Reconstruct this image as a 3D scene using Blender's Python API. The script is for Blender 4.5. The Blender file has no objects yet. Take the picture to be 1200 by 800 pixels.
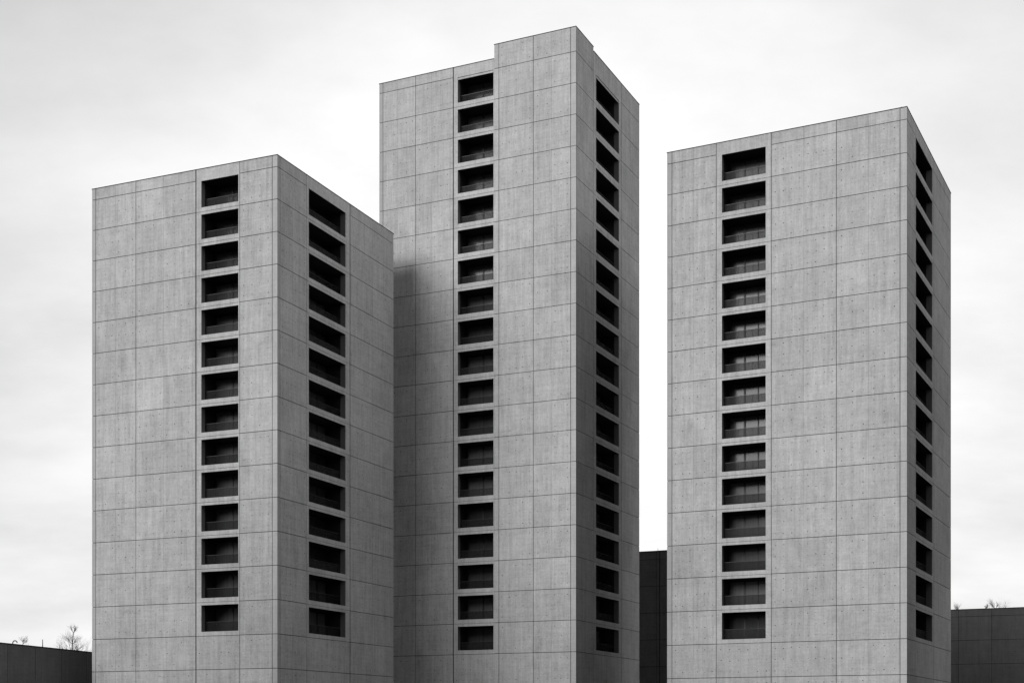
import bpy, math, random
from mathutils import Vector
random.seed(7)
C = bpy.context.scene.collection
R = math.radians

# ------------------------------------------------------------------ materials
def nt(name):
    m = bpy.data.materials.new(name); m.use_nodes = True
    t = m.node_tree; b = t.nodes['Principled BSDF']
    return m, t, b

def grey(v): return (v, v, v, 1)

def math_node(t, op, a, b=None, clamp=False):
    n = t.nodes.new('ShaderNodeMath'); n.operation = op; n.use_clamp = clamp
    for i, v in enumerate((a, b)):
        if v is None: continue
        if hasattr(v, 'links'): t.links.new(v, n.inputs[i])
        else: n.inputs[i].default_value = v
    return n.outputs[0]

def noise(t, vec, scale, detail=3, rough=.55):
    n = t.nodes.new('ShaderNodeTexNoise'); n.inputs['Scale'].default_value = scale
    n.inputs['Detail'].default_value = detail; n.inputs['Roughness'].default_value = rough
    t.links.new(vec, n.inputs['Vector']); return n.outputs['Fac']

def vmul(t, vec, s):
    n = t.nodes.new('ShaderNodeVectorMath'); n.operation = 'MULTIPLY'
    t.links.new(vec, n.inputs[0]); n.inputs[1].default_value = s; return n.outputs[0]

def smooth(t, v, a, b):
    n = t.nodes.new('ShaderNodeMapRange'); n.interpolation_type = 'SMOOTHSTEP'
    t.links.new(v, n.inputs['Value']); n.inputs['From Min'].default_value = a; n.inputs['From Max'].default_value = b
    return n.outputs['Result']

def concrete(name, base, tone=True, contrast=1.0):
    m, t, b = nt(name)
    tc = t.nodes.new('ShaderNodeTexCoord'); oi = t.nodes.new('ShaderNodeObjectInfo')
    add = t.nodes.new('ShaderNodeVectorMath'); add.operation = 'ADD'
    t.links.new(tc.outputs['Object'], add.inputs[0]); t.links.new(oi.outputs['Location'], add.inputs[1])
    P = add.outputs[0]
    k = contrast
    def term(v, amp): return math_node(t, 'MULTIPLY', math_node(t, 'SUBTRACT', v, .5), amp*k)
    big = noise(t, P, .11, 4)
    mid = noise(t, P, .75, 5, .65)
    streak = noise(t, vmul(t, P, (2.6, 2.6, .16)), 1.0, 4, .6)
    fstreak = noise(t, vmul(t, P, (9, 9, .5)), 1.0, 3, .6)
    board = noise(t, vmul(t, P, (.5, .5, 7)), 1.0, 3, .6)
    fine = noise(t, P, 5.5, 4, .75)
    s = term(big, .26)
    for v in (term(mid, .34), term(streak, .38), term(fstreak, .26), term(board, .22), term(fine, .40)):
        s = math_node(t, 'ADD', s, v)
    # sparse weather stains and pale efflorescence patches
    st = smooth(t, noise(t, vmul(t, P, (.9, .9, .35)), .6, 5, .7), .60, .80)
    s = math_node(t, 'SUBTRACT', s, math_node(t, 'MULTIPLY', st, .16*k))
    pale = smooth(t, noise(t, vmul(t, P, (1.6, 1.6, 1.1)), 1.9, 5, .75), .63, .78)
    s = math_node(t, 'ADD', s, math_node(t, 'MULTIPLY', pale, .16*k))
    pit = smooth(t, noise(t, P, 14, 2, .5), .70, .80)
    s = math_node(t, 'SUBTRACT', s, math_node(t, 'MULTIPLY', pit, .25*k))
    s = math_node(t, 'MULTIPLY', math_node(t, 'ADD', s, 1.0), base)
    if tone:
        at = t.nodes.new('ShaderNodeAttribute'); at.attribute_name = 'tone'
        s = math_node(t, 'MULTIPLY', s, at.outputs['Fac'])
    cm = t.nodes.new('ShaderNodeCombineColor')
    for i in range(3): t.links.new(s, cm.inputs[i])
    t.links.new(cm.outputs[0], b.inputs['Base Color'])
    b.inputs['Roughness'].default_value = .86
    b.inputs['Specular IOR Level'].default_value = .25
    bp = t.nodes.new('ShaderNodeBump'); bp.inputs['Strength'].default_value = .35; bp.inputs['Distance'].default_value = .03
    t.links.new(math_node(t, 'ADD', fine, board), bp.inputs['Height']); t.links.new(bp.outputs[0], b.inputs['Normal'])
    return m

def plain(name, v, rough=.7, metal=0, spec=.3, var=.25, scale=2.0):
    m, t, b = nt(name)
    tc = t.nodes.new('ShaderNodeTexCoord')
    n = noise(t, tc.outputs['Object'], scale, 4)
    s = math_node(t, 'MULTIPLY', math_node(t, 'ADD', math_node(t, 'MULTIPLY', math_node(t, 'SUBTRACT', n, .5), var), 1.0), v)
    cm = t.nodes.new('ShaderNodeCombineColor')
    for i in range(3): t.links.new(s, cm.inputs[i])
    t.links.new(cm.outputs[0], b.inputs['Base Color'])
    b.inputs['Roughness'].default_value = rough; b.inputs['Metallic'].default_value = metal
    b.inputs['Specular IOR Level'].default_value = spec
    return m

def glass(name, v, rough, alpha=1.0, spec=.5):
    m, t, b = nt(name)
    tc = t.nodes.new('ShaderNodeTexCoord'); oi = t.nodes.new('ShaderNodeObjectInfo')
    # every pane differs a little: curtains drawn or not behind it
    s = math_node(t, 'MULTIPLY', math_node(t, 'ADD', math_node(t, 'MULTIPLY', oi.outputs['Random'], 1.3), .35), v)
    n = noise(t, vmul(t, tc.outputs['Object'], (7, 1, .4)), 1.0, 2)
    s = math_node(t, 'MULTIPLY', s, math_node(t, 'ADD', math_node(t, 'MULTIPLY', math_node(t, 'SUBTRACT', n, .5), .7), 1.0))
    cm = t.nodes.new('ShaderNodeCombineColor')
    for i in range(3): t.links.new(s, cm.inputs[i])
    t.links.new(cm.outputs[0], b.inputs['Base Color'])
    b.inputs['Roughness'].default_value = rough; b.inputs['Specular IOR Level'].default_value = spec
    if alpha < 1:
        out = t.nodes['Material Output']; mx = t.nodes.new('ShaderNodeMixShader'); tr = t.nodes.new('ShaderNodeBsdfTransparent')
        tr.inputs[0].default_value = grey(.7); mx.inputs[0].default_value = alpha
        t.links.new(tr.outputs[0], mx.inputs[1]); t.links.new(b.outputs[0], mx.inputs[2]); t.links.new(mx.outputs[0], out.inputs['Surface'])
    return m

M = dict(
    conc=concrete('fair_faced_concrete', .40, contrast=1.5),
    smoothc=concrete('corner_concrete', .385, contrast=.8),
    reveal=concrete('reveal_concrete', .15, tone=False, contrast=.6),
    darkc=concrete('shade_darkened_concrete', .115, contrast=1.3),  # shade on the low background buildings is put into this dark base colour
    joint=plain('joint_sealant', .05),
    hole=plain('tie_hole_shadow', .045),
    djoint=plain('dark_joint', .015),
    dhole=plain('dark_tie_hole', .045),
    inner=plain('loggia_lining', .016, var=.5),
    frame=plain('door_frame_metal', .012, .45, spec=.4),
    coping=plain('coping_metal', .03, .8, spec=.1),
    roof=plain('roof_felt', .12, .9),
    pane=glass('door_glass', .08, .18, spec=.25),
    rail=glass('smoked_balustrade_glass', .04, .5, .24, spec=.12),
    bark=plain('bark', .09, .9),
    metal=plain('mast_metal', .10, .5, spec=.4),
    paving=plain('asphalt', .04, .92, var=.5, scale=.6),
)

# ------------------------------------------------------------------ mesh builder
class MB:
    def __init__(s): s.v = []; s.f = []; s.m = []; s.t = []
    def quad(s, pts, mat=0, tone=1.0):
        i = len(s.v); s.v += [tuple(p) for p in pts]; s.f.append(tuple(range(i, i+len(pts)))); s.m.append(mat); s.t.append(tone)
    def box(s, x0, x1, y0, y1, z0, z1, mat=0, tone=1.0, skip=''):
        q = s.quad
        if 'f' not in skip: q([(x1,y1,z0),(x0,y1,z0),(x0,y1,z1),(x1,y1,z1)], mat, tone)      # +y front
        if 'b' not in skip: q([(x0,y0,z0),(x1,y0,z0),(x1,y0,z1),(x0,y0,z1)], mat, tone)
        if 'l' not in skip: q([(x0,y1,z0),(x0,y0,z0),(x0,y0,z1),(x0,y1,z1)], mat, tone)
        if 'r' not in skip: q([(x1,y0,z0),(x1,y1,z0),(x1,y1,z1),(x1,y0,z1)], mat, tone)
        if 'u' not in skip: q([(x0,y0,z1),(x1,y0,z1),(x1,y1,z1),(x0,y1,z1)], mat, tone)
        if 'd' not in skip: q([(x0,y1,z0),(x1,y1,z0),(x1,y0,z0),(x0,y0,z0)], mat, tone)
    def disc(s, x, y, z, r, mat):
        n = 6; a0 = random.random()
        s.quad([(x-r*math.cos(a0+i*2*math.pi/n), y, z+r*math.sin(a0+i*2*math.pi/n)) for i in range(n)], mat)
    def tube(s, a, b, ra, rb, n=6, mat=0):
        a = Vector(a); b = Vector(b); d = (b-a).normalized()
        p = d.orthogonal().normalized(); q = d.cross(p)
        A = [a+ra*(p*math.cos(i*2*math.pi/n)+q*math.sin(i*2*math.pi/n)) for i in range(n)]
        B = [b+rb*(p*math.cos(i*2*math.pi/n)+q*math.sin(i*2*math.pi/n)) for i in range(n)]
        for i in range(n): s.quad([A[i], A[(i+1)%n], B[(i+1)%n], B[i]], mat)
        s.quad(list(reversed(A)), mat); s.quad(B, mat)
    def mesh(s, name, mats):
        me = bpy.data.meshes.new(name); me.from_pydata(s.v, [], s.f)
        for m in mats: me.materials.append(m)
        me.polygons.foreach_set('material_index', s.m)
        ca = me.color_attributes.new('tone', 'FLOAT_COLOR', 'CORNER')
        vals = []
        for f, t in zip(s.f, s.t): vals += [t, t, t, 1]*len(f)
        ca.data.foreach_set('color', vals)
        me.update(); return me

def link(name, me, parent=None, loc=(0,0,0), rz=0, sc=(1,1,1)):
    o = bpy.data.objects.new(name, me); C.objects.link(o); o.parent = parent
    o.location = loc; o.rotation_euler = (0,0,rz); o.scale = sc; return o

def tag(o, label=None, cat=None, group=None, kind=None):
    if label: o['label'] = label
    if cat: o['category'] = cat
    if group: o['group'] = group
    if kind: o['kind'] = kind
    return o

# ------------------------------------------------------------------ facades
JD = .05                                     # depth of the joints between the cast panels
def gap(k): return {'n': .027, 's': .06, 'f': .005, 'e': 0}[k]
HJ = .027
def make_wall(W, breaks, levels, top, ncols=None, bottom=-.3, strips=(), tops=None, darker=1.0, holes=True):
    """W wide wall, breaks [(u,kind)], levels from the top line downwards, top(u) = parapet height,
    ncols = (ua, ub, oa, ob, n, head, sill) the column of loggias"""
    mb = MB(); bl = [(0, 'e')]+sorted(breaks)+[(W, 'e')]
    lv = list(levels)
    while lv[-1] > bottom+3.2: lv.append(lv[-1]-(lv[-2]-lv[-1]))
    lv.append(bottom)
    ops = []
    for (ua, ka), (ub, kb) in zip(bl[:-1], bl[1:]):
        um = (ua+ub)/2; tp = top(um)
        strip = (ub-ua) < .62
        x0 = ua+gap(ka); x1 = ub-gap(kb)
        skip = 'b'+('l' if ua == 0 else '')+('r' if ub == W else '')
        incol = ncols and ua > ncols[0]-.01 and ub < ncols[1]+.01
        rows = [(tp, lv[0])]+[(lv[i], lv[i+1]) for i in range(len(lv)-1)]
        for r, (zt, zb) in enumerate(rows):
            k = r-1
            if incol and k < ncols[4]: continue
            t = random.gauss(1, .03)*darker
            mat = 0
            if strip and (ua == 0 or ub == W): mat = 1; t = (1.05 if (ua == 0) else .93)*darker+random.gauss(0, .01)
            if strip and not (ua == 0 or ub == W): t += .02
            z1 = zt-(HJ if r > 0 else 0); z0 = zb+HJ
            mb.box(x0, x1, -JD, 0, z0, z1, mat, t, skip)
            if holes and not strip and zt-zb > 1.4:
                nn = max(1, round((ub-ua)/.80)); 
                for i in range(nn):
                    hx = ua+(i+.5)*(ub-ua)/nn
                    for fz in (.17, .5, .83):
                        if random.random() < .09: continue
                        mb.disc(hx+random.gauss(0, .02), .003, zb+(zt-zb)*fz+random.gauss(0, .03), random.choice((.026, .03, .036, .042, .05)), 3)
    # column of loggias
    if ncols:
        ca, cb, oa, ob, n, head, sill = ncols
        ka = dict(bl).get(ca, 'n'); kb = dict(bl).get(cb, 'n')
        x0 = ca+gap(ka); x1 = cb-gap(kb)
        for k in range(n):
            L = lv[k]; Ln = lv[k+1]
            o1 = L-(.07 if k == 0 else head); o0 = Ln+sill; s = (L-Ln)
            z1 = top((ca+cb)/2) if k == 0 else L-HJ*.6
            z0 = Ln+HJ*.6
            t = random.gauss(1.02, .02)*darker
            mb.box(x0, x1, -JD, 0, o1, z1, 0, t, 'bl'*0+'b'+('u' if 0 else ''))
            mb.box(x0, x1, -JD, 0, z0, o0, 0, random.gauss(1.03, .02)*darker, 'b')
            mb.box(x0, oa, -JD, 0, o0, o1, 0, t, 'bud')
            mb.box(ob, x1, -JD, 0, o0, o1, 0, t, 'bud')
            ops.append((oa, ob, o0, o1))
    # backing plane seen at the bottom of the joints
    zz = sorted({bottom, *[z for o in ops for z in (o[2], o[3])]})
    ds = [0+JD, W-JD]
    xs = sorted({ds[0], ds[1], *([ncols[2], ncols[3]] if ncols else []), *(tops or [])})
    for xa, xb in zip(xs[:-1], xs[1:]):
        tp = top((xa+xb)/2)
        z = zz+[tp]
        for za, zb in zip(z[:-1], z[1:]):
            if ncols and abs(xa-ncols[2]) < 1e-6 and any(abs(za-o[2]) < 1e-6 for o in ops): continue
            mb.quad([(xb,-JD,za),(xa,-JD,za),(xa,-JD,zb),(xb,-JD,zb)], 2)
    return mb, ops

def loggia_meshes(w, h, pn, flip):
    """lining, balustrade, frame and panes of one loggia, origin at the lower corner of its opening.
    flip: the glazing starts from the other jamb"""
    T = .57; D = 2.2
    a = MB(); q = a.quad
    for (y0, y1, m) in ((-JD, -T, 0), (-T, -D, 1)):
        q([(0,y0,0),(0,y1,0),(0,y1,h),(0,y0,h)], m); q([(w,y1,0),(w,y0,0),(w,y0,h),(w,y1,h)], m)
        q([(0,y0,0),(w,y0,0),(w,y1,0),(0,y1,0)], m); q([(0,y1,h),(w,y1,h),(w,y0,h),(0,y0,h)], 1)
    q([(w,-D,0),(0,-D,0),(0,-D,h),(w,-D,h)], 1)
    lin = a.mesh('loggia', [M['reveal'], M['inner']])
    b = MB(); b.box(.02, w-.02, -T-.015, -T+.005, .04, .88)
    rail = b.mesh('balustrade', [M['rail']])
    hr = MB(); hr.box(.012, w-.012, -T-.03, -T+.02, .88, .915)
    x = .05
    while x < w: hr.box(x, x+.03, -T-.045, -T-.02, .003, .88); x += (w-.13)/max(2, round(w/1.3))
    rail_top = hr.mesh('handrail', [M['frame']])
    # glazing
    edges = [.06]
    for p in pn: edges.append(edges[-1]+p)
    if edges[-1] < w-.5: edges.append(w-.06)
    else: edges[-1] = w-.06
    if flip: edges = [w-e for e in reversed(edges)]
    fr = MB(); pa = MB(); H = h-.12
    fr.box(.012, w-.012, -D+.02, -D+.10, H, h-.012); fr.box(.012, w-.012, -D+.02, -D+.10, .012, .10)
    for i, e in enumerate(edges):
        hw = .05 if i % 2 else .085
        fr.box(max(.012, e-hw), min(w-.012, e+hw), -D+.02, -D+.11, .10, H)
    for e0, e1 in zip(edges[:-1], edges[1:]):
        pa.box(e0+.02, e1-.02, -D+.04, -D+.055, .08, H+.02)
    return lin, rail, rail_top, fr.mesh('door_frame', [M['frame']]), pa.mesh('pane', [M['pane']])

def place_loggias(parent, wall_loc, rz, ops, pn, flip):
    oa, ob, z0, z1 = ops[0]; h = z1-z0
    lin, rail, rt, fr, pa = loggia_meshes(ob-oa, h, pn, flip)
    ca, sa = math.cos(rz), math.sin(rz)
    for oa, ob, z0, z1 in ops:
        sc = (z1-z0)/h
        lo = link('loggia', lin, parent, (wall_loc[0]+ca*oa, wall_loc[1]+sa*oa, z0), rz, (1,1,sc))
        b = link('balustrade', rail, lo); link('handrail', rt, lo)
        link('door_frame', fr, lo); link('pane', pa, lo)

def coping_ring(pts, z, wd=.34, th=.05, over=.035):
    """pts: closed rectangle x0,x1,y0,y1"""
    x0, x1, y0, y1 = pts; m = MB(); o = over
    m.box(x0-o, x1+o, y1-wd, y1+o, z, z+th); m.box(x0-o, x1+o, y0-o, y0+wd, z, z+th)
    m.box(x0-o, x0+wd, y0+wd, y1-wd, z, z+th, skip='fb'); m.box(x1-wd, x1+o, y0+wd, y1-wd, z, z+th, skip='fb')
    # inner faces of the parapet
    m.box(x0+wd-.06, x1-wd+.06, y0+wd-.06, y1-wd+.06, z-.9, z, skip='ud')
    return m

def tower(name, label, cx, cy, theta, WL, WR, z0, S, q, n, left, right, zl, zr, pnl, pnr, par):
    t = bpy.data.objects.new(name, None); C.objects.link(t)
    rz = math.pi-R(theta)                        # local x runs along the long receding left face
    t.location = (cx, cy, 0); t.rotation_euler = (0,0,rz)
    tag(t, label, 'tower block')
    lv = [z0-S*k-q*k*k for k in range(n+1)]
    parl, parr, topsl, topsr = par
    H, Sl = .25*S/2.8, .38*S/2.8
    mats = [M['conc'], M['smoothc'], M['joint'], M['hole']]
    jl = dict(left); ncl = (zl[0], zl[1], zl[2], zl[3], n, H, Sl)
    mb, ops = make_wall(WL, left, lv, parl, ncl, tops=topsl)
    link('facade_wall', mb.mesh('facade_wall', mats), t)
    place_loggias(t, (0, 0), 0, ops, pnl, False)
    # right face: runs back towards the front corner
    rb = [(round(WR-u, 4), k) for u, k in right]
    ncr = (round(WR-zr[1], 4), round(WR-zr[0], 4), WR-zr[3], WR-zr[2], n, H, Sl)
    mb, ops = make_wall(WR, rb, lv, lambda u: parr(WR-u), ncr, tops=[WR-x for x in topsr] if topsr else None)
    link('facade_wall', mb.mesh('facade_wall', mats), t, (0, -WR, 0), math.pi/2)
    place_loggias(t, (0, -WR), math.pi/2, ops, pnr, False)
    # the two far sides
    nb = [(WR*f, 'n') for f in (.16, .36, .55, .78)]
    mb, _ = make_wall(WR, nb, lv, lambda u: z0+1.0, holes=False)
    link('facade_wall', mb.mesh('facade_wall', mats), t, (WL, 0, 0), -math.pi/2)
    nb = [(WL*f, 'n') for f in (.16, .36, .55, .78)]
    bt = z0+1.0
    mb, _ = make_wall(WL, nb, lv, (lambda u: parr(WR-.1) if (WL-u) < topsl[0] else bt) if topsl else (lambda u: bt), holes=False, tops=[WL-topsl[0]] if topsl else None)
    link('facade_wall', mb.mesh('facade_wall', mats), t, (WL, -WR, 0), math.pi)
    return t, lv

# left tower (14 rows of loggias)
TA, lvA = tower('concrete_tower', 'lowest of the three pale concrete towers, standing at the left', -20.39, 123.71, 23.24, 20.06, 21.42,
    50.718, 2.8, .0069, 14,
    [(.52,'n'),(3.87,'n'),(8.51,'s'),(8.9,'f'),(12.03,'f'),(15.09,'n'),(17.38,'f'),(19.64,'n')],
    [(.44,'n'),(2.5,'f'),(4.85,'n'),(12.66,'s'),(12.95,'f'),(17.06,'f'),(20.9,'f')],
    (3.87, 8.51, 4.02, 7.94), (4.85, 12.66, 5.2, 11.82), (.93, 1.05), (1.6, 1.6, 1.6),
    (lambda u: 51.72, lambda u: 51.72, None, None))
m = coping_ring((0, 20.06, -21.42, 0), 51.72); link('coping', m.mesh('coping', [M['coping']]), TA)
m = MB(); m.quad([(.3,-.3,51.0),(.3,-21.1,51.0),(19.8,-21.1,51.0),(19.8,-.3,51.0)]); link('roof', m.mesh('roof', [M['roof']]), TA)

# right tower (15 rows)
TC, lvC = tower('concrete_tower', 'right hand pale concrete tower standing apart, windows near its left edge', 33.27, 119.95, 26.56, 21.42, 21.61,
    53.21, 2.8, .0076, 15,
    [(.57,'n'),(3.21,'f'),(5.97,'n'),(8.81,'f'),(11.71,'n'),(16.76,'n'),(18.91,'f'),(20.95,'n')],
    [(3.64,'n'),(12.44,'s'),(17.4,'f')],
    (11.71, 16.76, 12.21, 16.23), (3.64, 12.44, 3.9, 11.79), (1.25, 1.25, 1.2), (1.8, 1.8, 1.8),
    (lambda u: 54.24, lambda u: 54.24, None, None))
m = coping_ring((0, 21.42, -21.61, 0), 54.24); link('coping', m.mesh('coping', [M['coping']]), TC)
m = MB(); m.quad([(.3,-.3,53.5),(.3,-21.3,53.5),(21.1,-21.3,53.5),(21.1,-.3,53.5)]); link('roof', m.mesh('roof', [M['roof']]), TC)

# middle tower (19 rows), its corner shaft rises above the roof
zb = 67.968; SA, SB = 8.84, 4.62
TB, lvB = tower('concrete_tower', 'tallest concrete tower in the middle, its front corner shaft stepping up above the roofline', 6.24, 138.86, 24.93, 22.11, 18.14,
    zb, 3.06, .001, 19,
    [(.56,'n'),(2.58,'f'),(4.56,'n'),(8.33,'n'),(8.84,'f'),(13.45,'s'),(13.8,'f'),(15.93,'f'),(17.81,'n'),(19.92,'f'),(21.67,'n')],
    [(.33,'f'),(2.4,'f'),(4.62,'n'),(12.54,'s'),(15.13,'f')],
    (8.84, 13.45, 8.93, 12.95), (4.62, 12.54, 5.32, 11.9), (1.0, 1.1), (1.6, 1.6, 1.6),
    (lambda u: zb+2.4 if u < SA else zb+1.0, lambda u: zb+2.4 if u < SB else zb+2.0, [SA], [SB]))
m = MB()
o, wd = .035, .34
def cop(x0, x1, y0, y1, z): m.box(x0, x1, y0, y1, z, z+.05)
z1, z2, z3 = zb+2.4, zb+2.0, zb+1.0
cop(-o, SA+o, -wd, o, z1); cop(-o, wd, -SB-o, -wd, z1); cop(SA-wd, SA+o, -SB-o, -wd, z1); cop(wd, SA-wd, -SB-o, -SB+wd, z1)
cop(-o, wd, -18.14-o, -SB-o, z2); cop(wd, SA+o, -18.14-o, -18.14+wd, z2); cop(SA-wd, SA+o, -18.14+wd, -SB-o, z2)
cop(SA+o, 22.11+o, -wd, o, z3); cop(22.11-wd, 22.11+o, -18.14-o, -wd, z3); cop(SA+o, 22.11-wd, -18.14-o, -18.14+wd, z3)
link('coping', m.mesh('coping', [M['coping']]), TB)
m = MB()
m.box(.06, SA-.004, -SB, -.06, zb-.3, z1-.004, 0, 1, 'dfr'); m.quad([(SA-.004,-.004,zb),(SA-.004,-SB,zb),(SA-.004,-SB,z1-.002),(SA-.004,-.004,z1-.002)], 1)
m.box(.06, SA-.004, -18.08, -SB, zb-.3, z2-.004, 0, 1, 'db'); m.box(SA, 22.05, -18.08, -.06, zb-.3, z3-.3, 0, 1, 'dl')
link('roof', m.mesh('roof', [M['conc'], M['conc']]), TB)

# ------------------------------------------------------------------ low dark buildings
def low_block(name, label, x, y, dirx, diry, W, depth, top, S, par, br, br2):
    t = bpy.data.objects.new(name, None); C.objects.link(t)
    t.location = (x, y, 0); t.rotation_euler = (0,0,math.atan2(diry, dirx)); tag(t, label, 'building')
    lv = [top-par-S*k for k in range(3)]
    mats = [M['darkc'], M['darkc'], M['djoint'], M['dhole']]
    for W_, loc, a, b in ((W, (0,0,0), 0, br), (depth, (W,0,0), -math.pi/2, br2), (W, (W,-depth,0), math.pi, [(W-u, k) for u, k in br]), (depth, (0,-depth,0), math.pi/2, [(depth-u, k) for u, k in br2])):
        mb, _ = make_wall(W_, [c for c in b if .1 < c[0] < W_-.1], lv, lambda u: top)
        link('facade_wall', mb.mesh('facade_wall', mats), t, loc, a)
    m = coping_ring((0, W, -depth, 0), top, over=.05, th=.08); link('coping', m.mesh('coping', [M['coping']]), t)
    m = MB(); m.quad([(.3,-.3,top-.5),(.3,-depth+.3,top-.5),(W-.3,-depth+.3,top-.5),(W-.3,-.3,top-.5)]); link('roof', m.mesh('roof', [M['roof']]), t)
    return t
# left: side wall running back towards the left tower; local x runs from the far end to the near one
d = Vector((-3.66, -14.9)).normalized()
far = Vector((-41.3, 139.9))-d*9
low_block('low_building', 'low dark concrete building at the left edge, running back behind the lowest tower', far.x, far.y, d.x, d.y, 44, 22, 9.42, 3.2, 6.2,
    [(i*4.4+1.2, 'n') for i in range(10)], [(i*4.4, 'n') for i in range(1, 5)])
# centre gap
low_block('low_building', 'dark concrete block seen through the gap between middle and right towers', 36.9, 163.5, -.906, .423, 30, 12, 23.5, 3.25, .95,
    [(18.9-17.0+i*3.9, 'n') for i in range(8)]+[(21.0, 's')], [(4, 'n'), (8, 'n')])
# right
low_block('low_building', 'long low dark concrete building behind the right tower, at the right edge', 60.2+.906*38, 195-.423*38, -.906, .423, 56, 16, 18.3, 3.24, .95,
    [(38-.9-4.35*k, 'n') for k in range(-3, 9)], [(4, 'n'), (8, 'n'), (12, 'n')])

# unseen blocks added on either side to shade the lower parts of the towers
low_block('shading_block', 'dark concrete block added out of view on the right to shade the lower tower faces', 104, 112, -.42, -.907, 105, 14, 58, 3.0, .95,
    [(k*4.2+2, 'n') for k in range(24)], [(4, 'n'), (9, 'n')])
low_block('shading_block', 'dark concrete block added out of view on the left to shade the tower bases', -105, 39, .85, .527, 76, 14, 40, 3.0, .95,
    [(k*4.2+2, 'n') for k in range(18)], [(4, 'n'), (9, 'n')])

# ------------------------------------------------------------------ roof fittings
def mast(x, y, z, h, label, r=.035):
    t = bpy.data.objects.new('antenna_mast', None); C.objects.link(t); t.location = (x, y, z); tag(t, label, 'antenna')
    m = MB(); m.tube((0,0,0), (0,0,h), r, r*.5, 6); link('pole', m.mesh('pole', [M['metal']]), t)
    m = MB(); m.box(-.16, .16, -.16, .16, 0, .07); m.box(-.09, .09, -.09, .09, .07, .5); link('base', m.mesh('base', [M['metal']]), t)
    return t
mast(-43.85, 133, 8.92, 1.35, 'thin pointed mast standing on the dark left building roof', .07)
mast(17.75, 173.2, 23.0, .95, 'short thin rod on the roof in the gap between towers', .04)
mast(33.0, 120.64, 53.5, 1.05, 'tiny rod on the roof corner of the right tower', .04)
vp = MB()
pts = [(0,0,0),(0,0,.75)]+[(.2-.2*math.cos(a), 0, 0.75+.2*math.sin(a)) for a in (R(30),R(60),R(90),R(120),R(150),R(180))]
for a, b in zip(pts[:-1], pts[1:]): vp.tube(a, b, .05, .05, 8)
o = link('vent_pipe', vp.mesh('vent_pipe', [M['metal']]), None, (-45.06, 128.5, 8.92)); tag(o, 'small hooked vent pipe on the dark roof at the left edge', 'vent pipe')

# ------------------------------------------------------------------ bare winter trees
def bare_tree(name, label, x, y, h, seed, spread=.42, clear=.3):
    rnd = random.Random(seed)
    t = bpy.data.objects.new(name, None); C.objects.link(t); t.location = (x, y, 0); tag(t, label, 'tree', 'bare trees beyond the low buildings')
    tr = MB(); cr = MB()
    def branch(mb, p, d, L, r, depth, up):
        n = 4 if depth < 2 else 3; pts = [p]
        for i in range(n):
            d = (d+Vector((rnd.gauss(0,.09), rnd.gauss(0,.09), up))).normalized()
            q = pts[-1]+d*(L/n); r2 = r*(1-.16-.1*rnd.random())
            cr.tube(pts[-1], q, r, r2, 5 if depth < 2 else 3); pts.append(q); r = r2
            if depth < 4:
                for _ in range(2 if depth else 3):
                    a = rnd.random()*6.28; e = d.orthogonal().normalized(); e = e*math.cos(a)+d.cross(e)*math.sin(a)
                    nd = (d+e*rnd.uniform(.5, .95)).normalized()
                    branch(mb, q, nd, L*rnd.uniform(.42, .66), r*.68, depth+1, .09)
    p = Vector((0,0,-.1)); r = h*.017; n = 10; d = Vector((0,0,1))
    for i in range(n):
        d = (d+Vector((rnd.gauss(0,.03), rnd.gauss(0,.03), .1))).normalized()
        q = p+d*h/n; r2 = r*.84; tr.tube(p, q, r, r2, 8)
        if i/n >= clear:
            for _ in range(3):
                a = rnd.random()*6.28; nd = (Vector((math.cos(a), math.sin(a), rnd.uniform(.7, 1.3)))).normalized()
                branch(cr, q, nd, h*spread*(1.05-i/n)*rnd.uniform(.55, .9), r2*.7, 1, .14)
        p = q; r = r2
    link('trunk', tr.mesh('trunk', [M['bark']]), t); link('branches', cr.mesh('branches', [M['bark']]), t)
def at(px, D): return (px-600)/1668.4*D
bare_tree('bare_tree', 'bare tree showing its forked crown above the dark building, beside the left tower', at(86.5, 165), 165, 13.2, 5, .46, .3)
bare_tree('bare_tree', 'bare tree of which only a small twiggy tuft shows above the left building roof', at(31, 168), 168, 12.1, 11, .4, .4)
bare_tree('bare_tree', 'bare tree whose thin twigs rise just over the right building roof beside the tower', at(1121, 225), 225, 20.6, 21, .4, .4)
bare_tree('bare_tree', 'bare tree with one sparse twig over the middle of the right building roof', at(1156, 225), 225, 21.3, 31, .2, .4)
bare_tree('bare_tree', 'bare tree showing a dense rounded tuft above the roof at the right edge', at(1173, 218), 218, 20.6, 41, .45, .4)

# ------------------------------------------------------------------ ground
m = MB(); g = 4000; m.quad([(-g,-g,0),(g,-g,0),(g,g,0),(-g,g,0)])
tag(link('ground', m.mesh('ground', [M['paving']])), kind='structure')

# ------------------------------------------------------------------ daylight
SUN_AZ = Vector((-.653, -.757)).normalized(); EL = 25
w = bpy.data.worlds.new('World'); bpy.context.scene.world = w; w.use_nodes = True
t = w.node_tree; bg = t.nodes['Background']
sky = t.nodes.new('ShaderNodeTexSky'); sky.sky_type = 'NISHITA'; sky.sun_disc = False
sky.sun_elevation = R(EL); sky.sun_rotation = math.atan2(SUN_AZ.x, SUN_AZ.y)
sky.air_density = 1; sky.dust_density = 3
bw = t.nodes.new('ShaderNodeRGBToBW'); t.links.new(sky.outputs[0], bw.inputs[0])
tc = t.nodes.new('ShaderNodeTexCoord'); gen = tc.outputs['Generated']
sep = t.nodes.new('ShaderNodeSeparateXYZ'); t.links.new(gen, sep.inputs[0])
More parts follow.
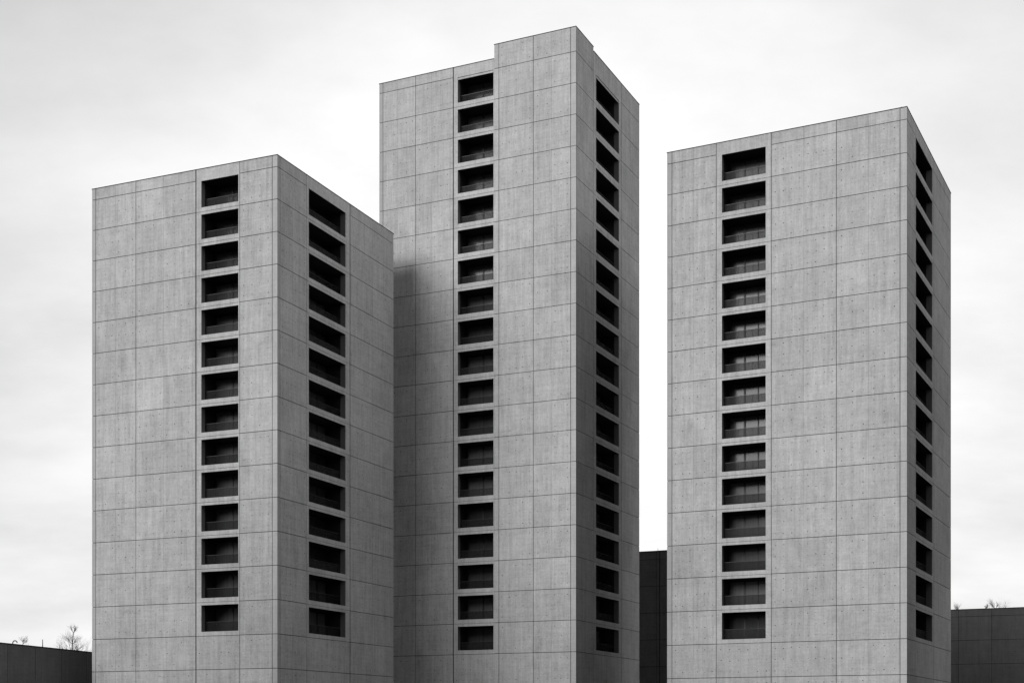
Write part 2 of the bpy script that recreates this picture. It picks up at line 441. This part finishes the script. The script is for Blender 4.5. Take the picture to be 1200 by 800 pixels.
# overcast veil, projected on a cloud base overhead
den = math_node(t, 'ADD', math_node(t, 'MAXIMUM', sep.outputs['Z'], 0), .28)
px = math_node(t, 'DIVIDE', sep.outputs['X'], den); py = math_node(t, 'DIVIDE', sep.outputs['Y'], den)
cb = t.nodes.new('ShaderNodeCombineXYZ'); t.links.new(px, cb.inputs[0]); t.links.new(py, cb.inputs[1])
n1 = noise(t, vmul(t, cb.outputs[0], (1.0, 1.0, 1)), .9, 5, .5)
n2 = noise(t, vmul(t, cb.outputs[0], (1.0, 1.35, 1)), 2.0, 6, .6)
cl = math_node(t, 'ADD', math_node(t, 'MULTIPLY', math_node(t, 'SUBTRACT', n1, .5), .85), math_node(t, 'MULTIPLY', math_node(t, 'SUBTRACT', n2, .5), .6))
# thinner, brighter veil straight ahead, thicker to both sides and behind
dn = t.nodes.new('ShaderNodeVectorMath'); dn.operation = 'DOT_PRODUCT'; t.links.new(gen, dn.inputs[0])
dn.inputs[1].default_value = Vector((.02, 1, .18)).normalized()
fr = math_node(t, 'MULTIPLY', math_node(t, 'ADD', smooth(t, dn.outputs['Value'], .74, .93), smooth(t, dn.outputs['Value'], .85, .99)), .5)
ds = t.nodes.new('ShaderNodeVectorMath'); ds.operation = 'DOT_PRODUCT'; t.links.new(gen, ds.inputs[0])
ds.inputs[1].default_value = (-.45, -.2, .85)
zen = math_node(t, 'MULTIPLY', smooth(t, ds.outputs['Value'], .1, 1.0), .25)
rad = math_node(t, 'ADD', math_node(t, 'ADD', math_node(t, 'MULTIPLY', fr, 4.75), .15), zen)
dr = t.nodes.new('ShaderNodeVectorMath'); dr.operation = 'DOT_PRODUCT'; t.links.new(gen, dr.inputs[0])
dr.inputs[1].default_value = Vector((.83, -.46, .38)).normalized()
rad = math_node(t, 'ADD', rad, math_node(t, 'MULTIPLY', smooth(t, dr.outputs['Value'], .60, 1.0), 7.0))
rad = math_node(t, 'MULTIPLY', rad, math_node(t, 'ADD', 1.0, cl))
rad = math_node(t, 'ADD', math_node(t, 'MULTIPLY', rad, 1.0), math_node(t, 'MULTIPLY', bw.outputs[0], .08))
cm = t.nodes.new('ShaderNodeCombineColor')
for i in range(3): t.links.new(rad, cm.inputs[i])
t.links.new(cm.outputs[0], bg.inputs['Color']); bg.inputs['Strength'].default_value = .1

sl = bpy.data.lights.new('sun', 'SUN'); sl.energy = 1.5; sl.angle = R(32); sl.color = (1, 1, 1)
so = bpy.data.objects.new('sun', sl); C.objects.link(so)
sd = Vector((SUN_AZ.x*math.cos(R(EL)), SUN_AZ.y*math.cos(R(EL)), math.sin(R(EL))))
so.rotation_euler = sd.to_track_quat('Z', 'Y').to_euler(); so.location = (-60, 20, 120)

# ------------------------------------------------------------------ camera
cam = bpy.data.cameras.new('camera'); co = bpy.data.objects.new('camera', cam); C.objects.link(co)
co.location = (0, 0, 1.65); co.rotation_euler = (R(90), 0, 0)
cam.sensor_width = 36; cam.lens = 50.053; cam.shift_y = .3807; cam.clip_end = 10000
s = bpy.context.scene; s.camera = co
s.view_settings.view_transform = 'Standard'; s.view_settings.look = 'None'; s.view_settings.gamma = 1
s.view_settings.exposure = 1.0; s.view_settings.use_curve_mapping = False
s.render.resolution_x = 1024; s.render.resolution_y = 682
s.cycles.max_bounces = 6; s.cycles.transparent_max_bounces = 12
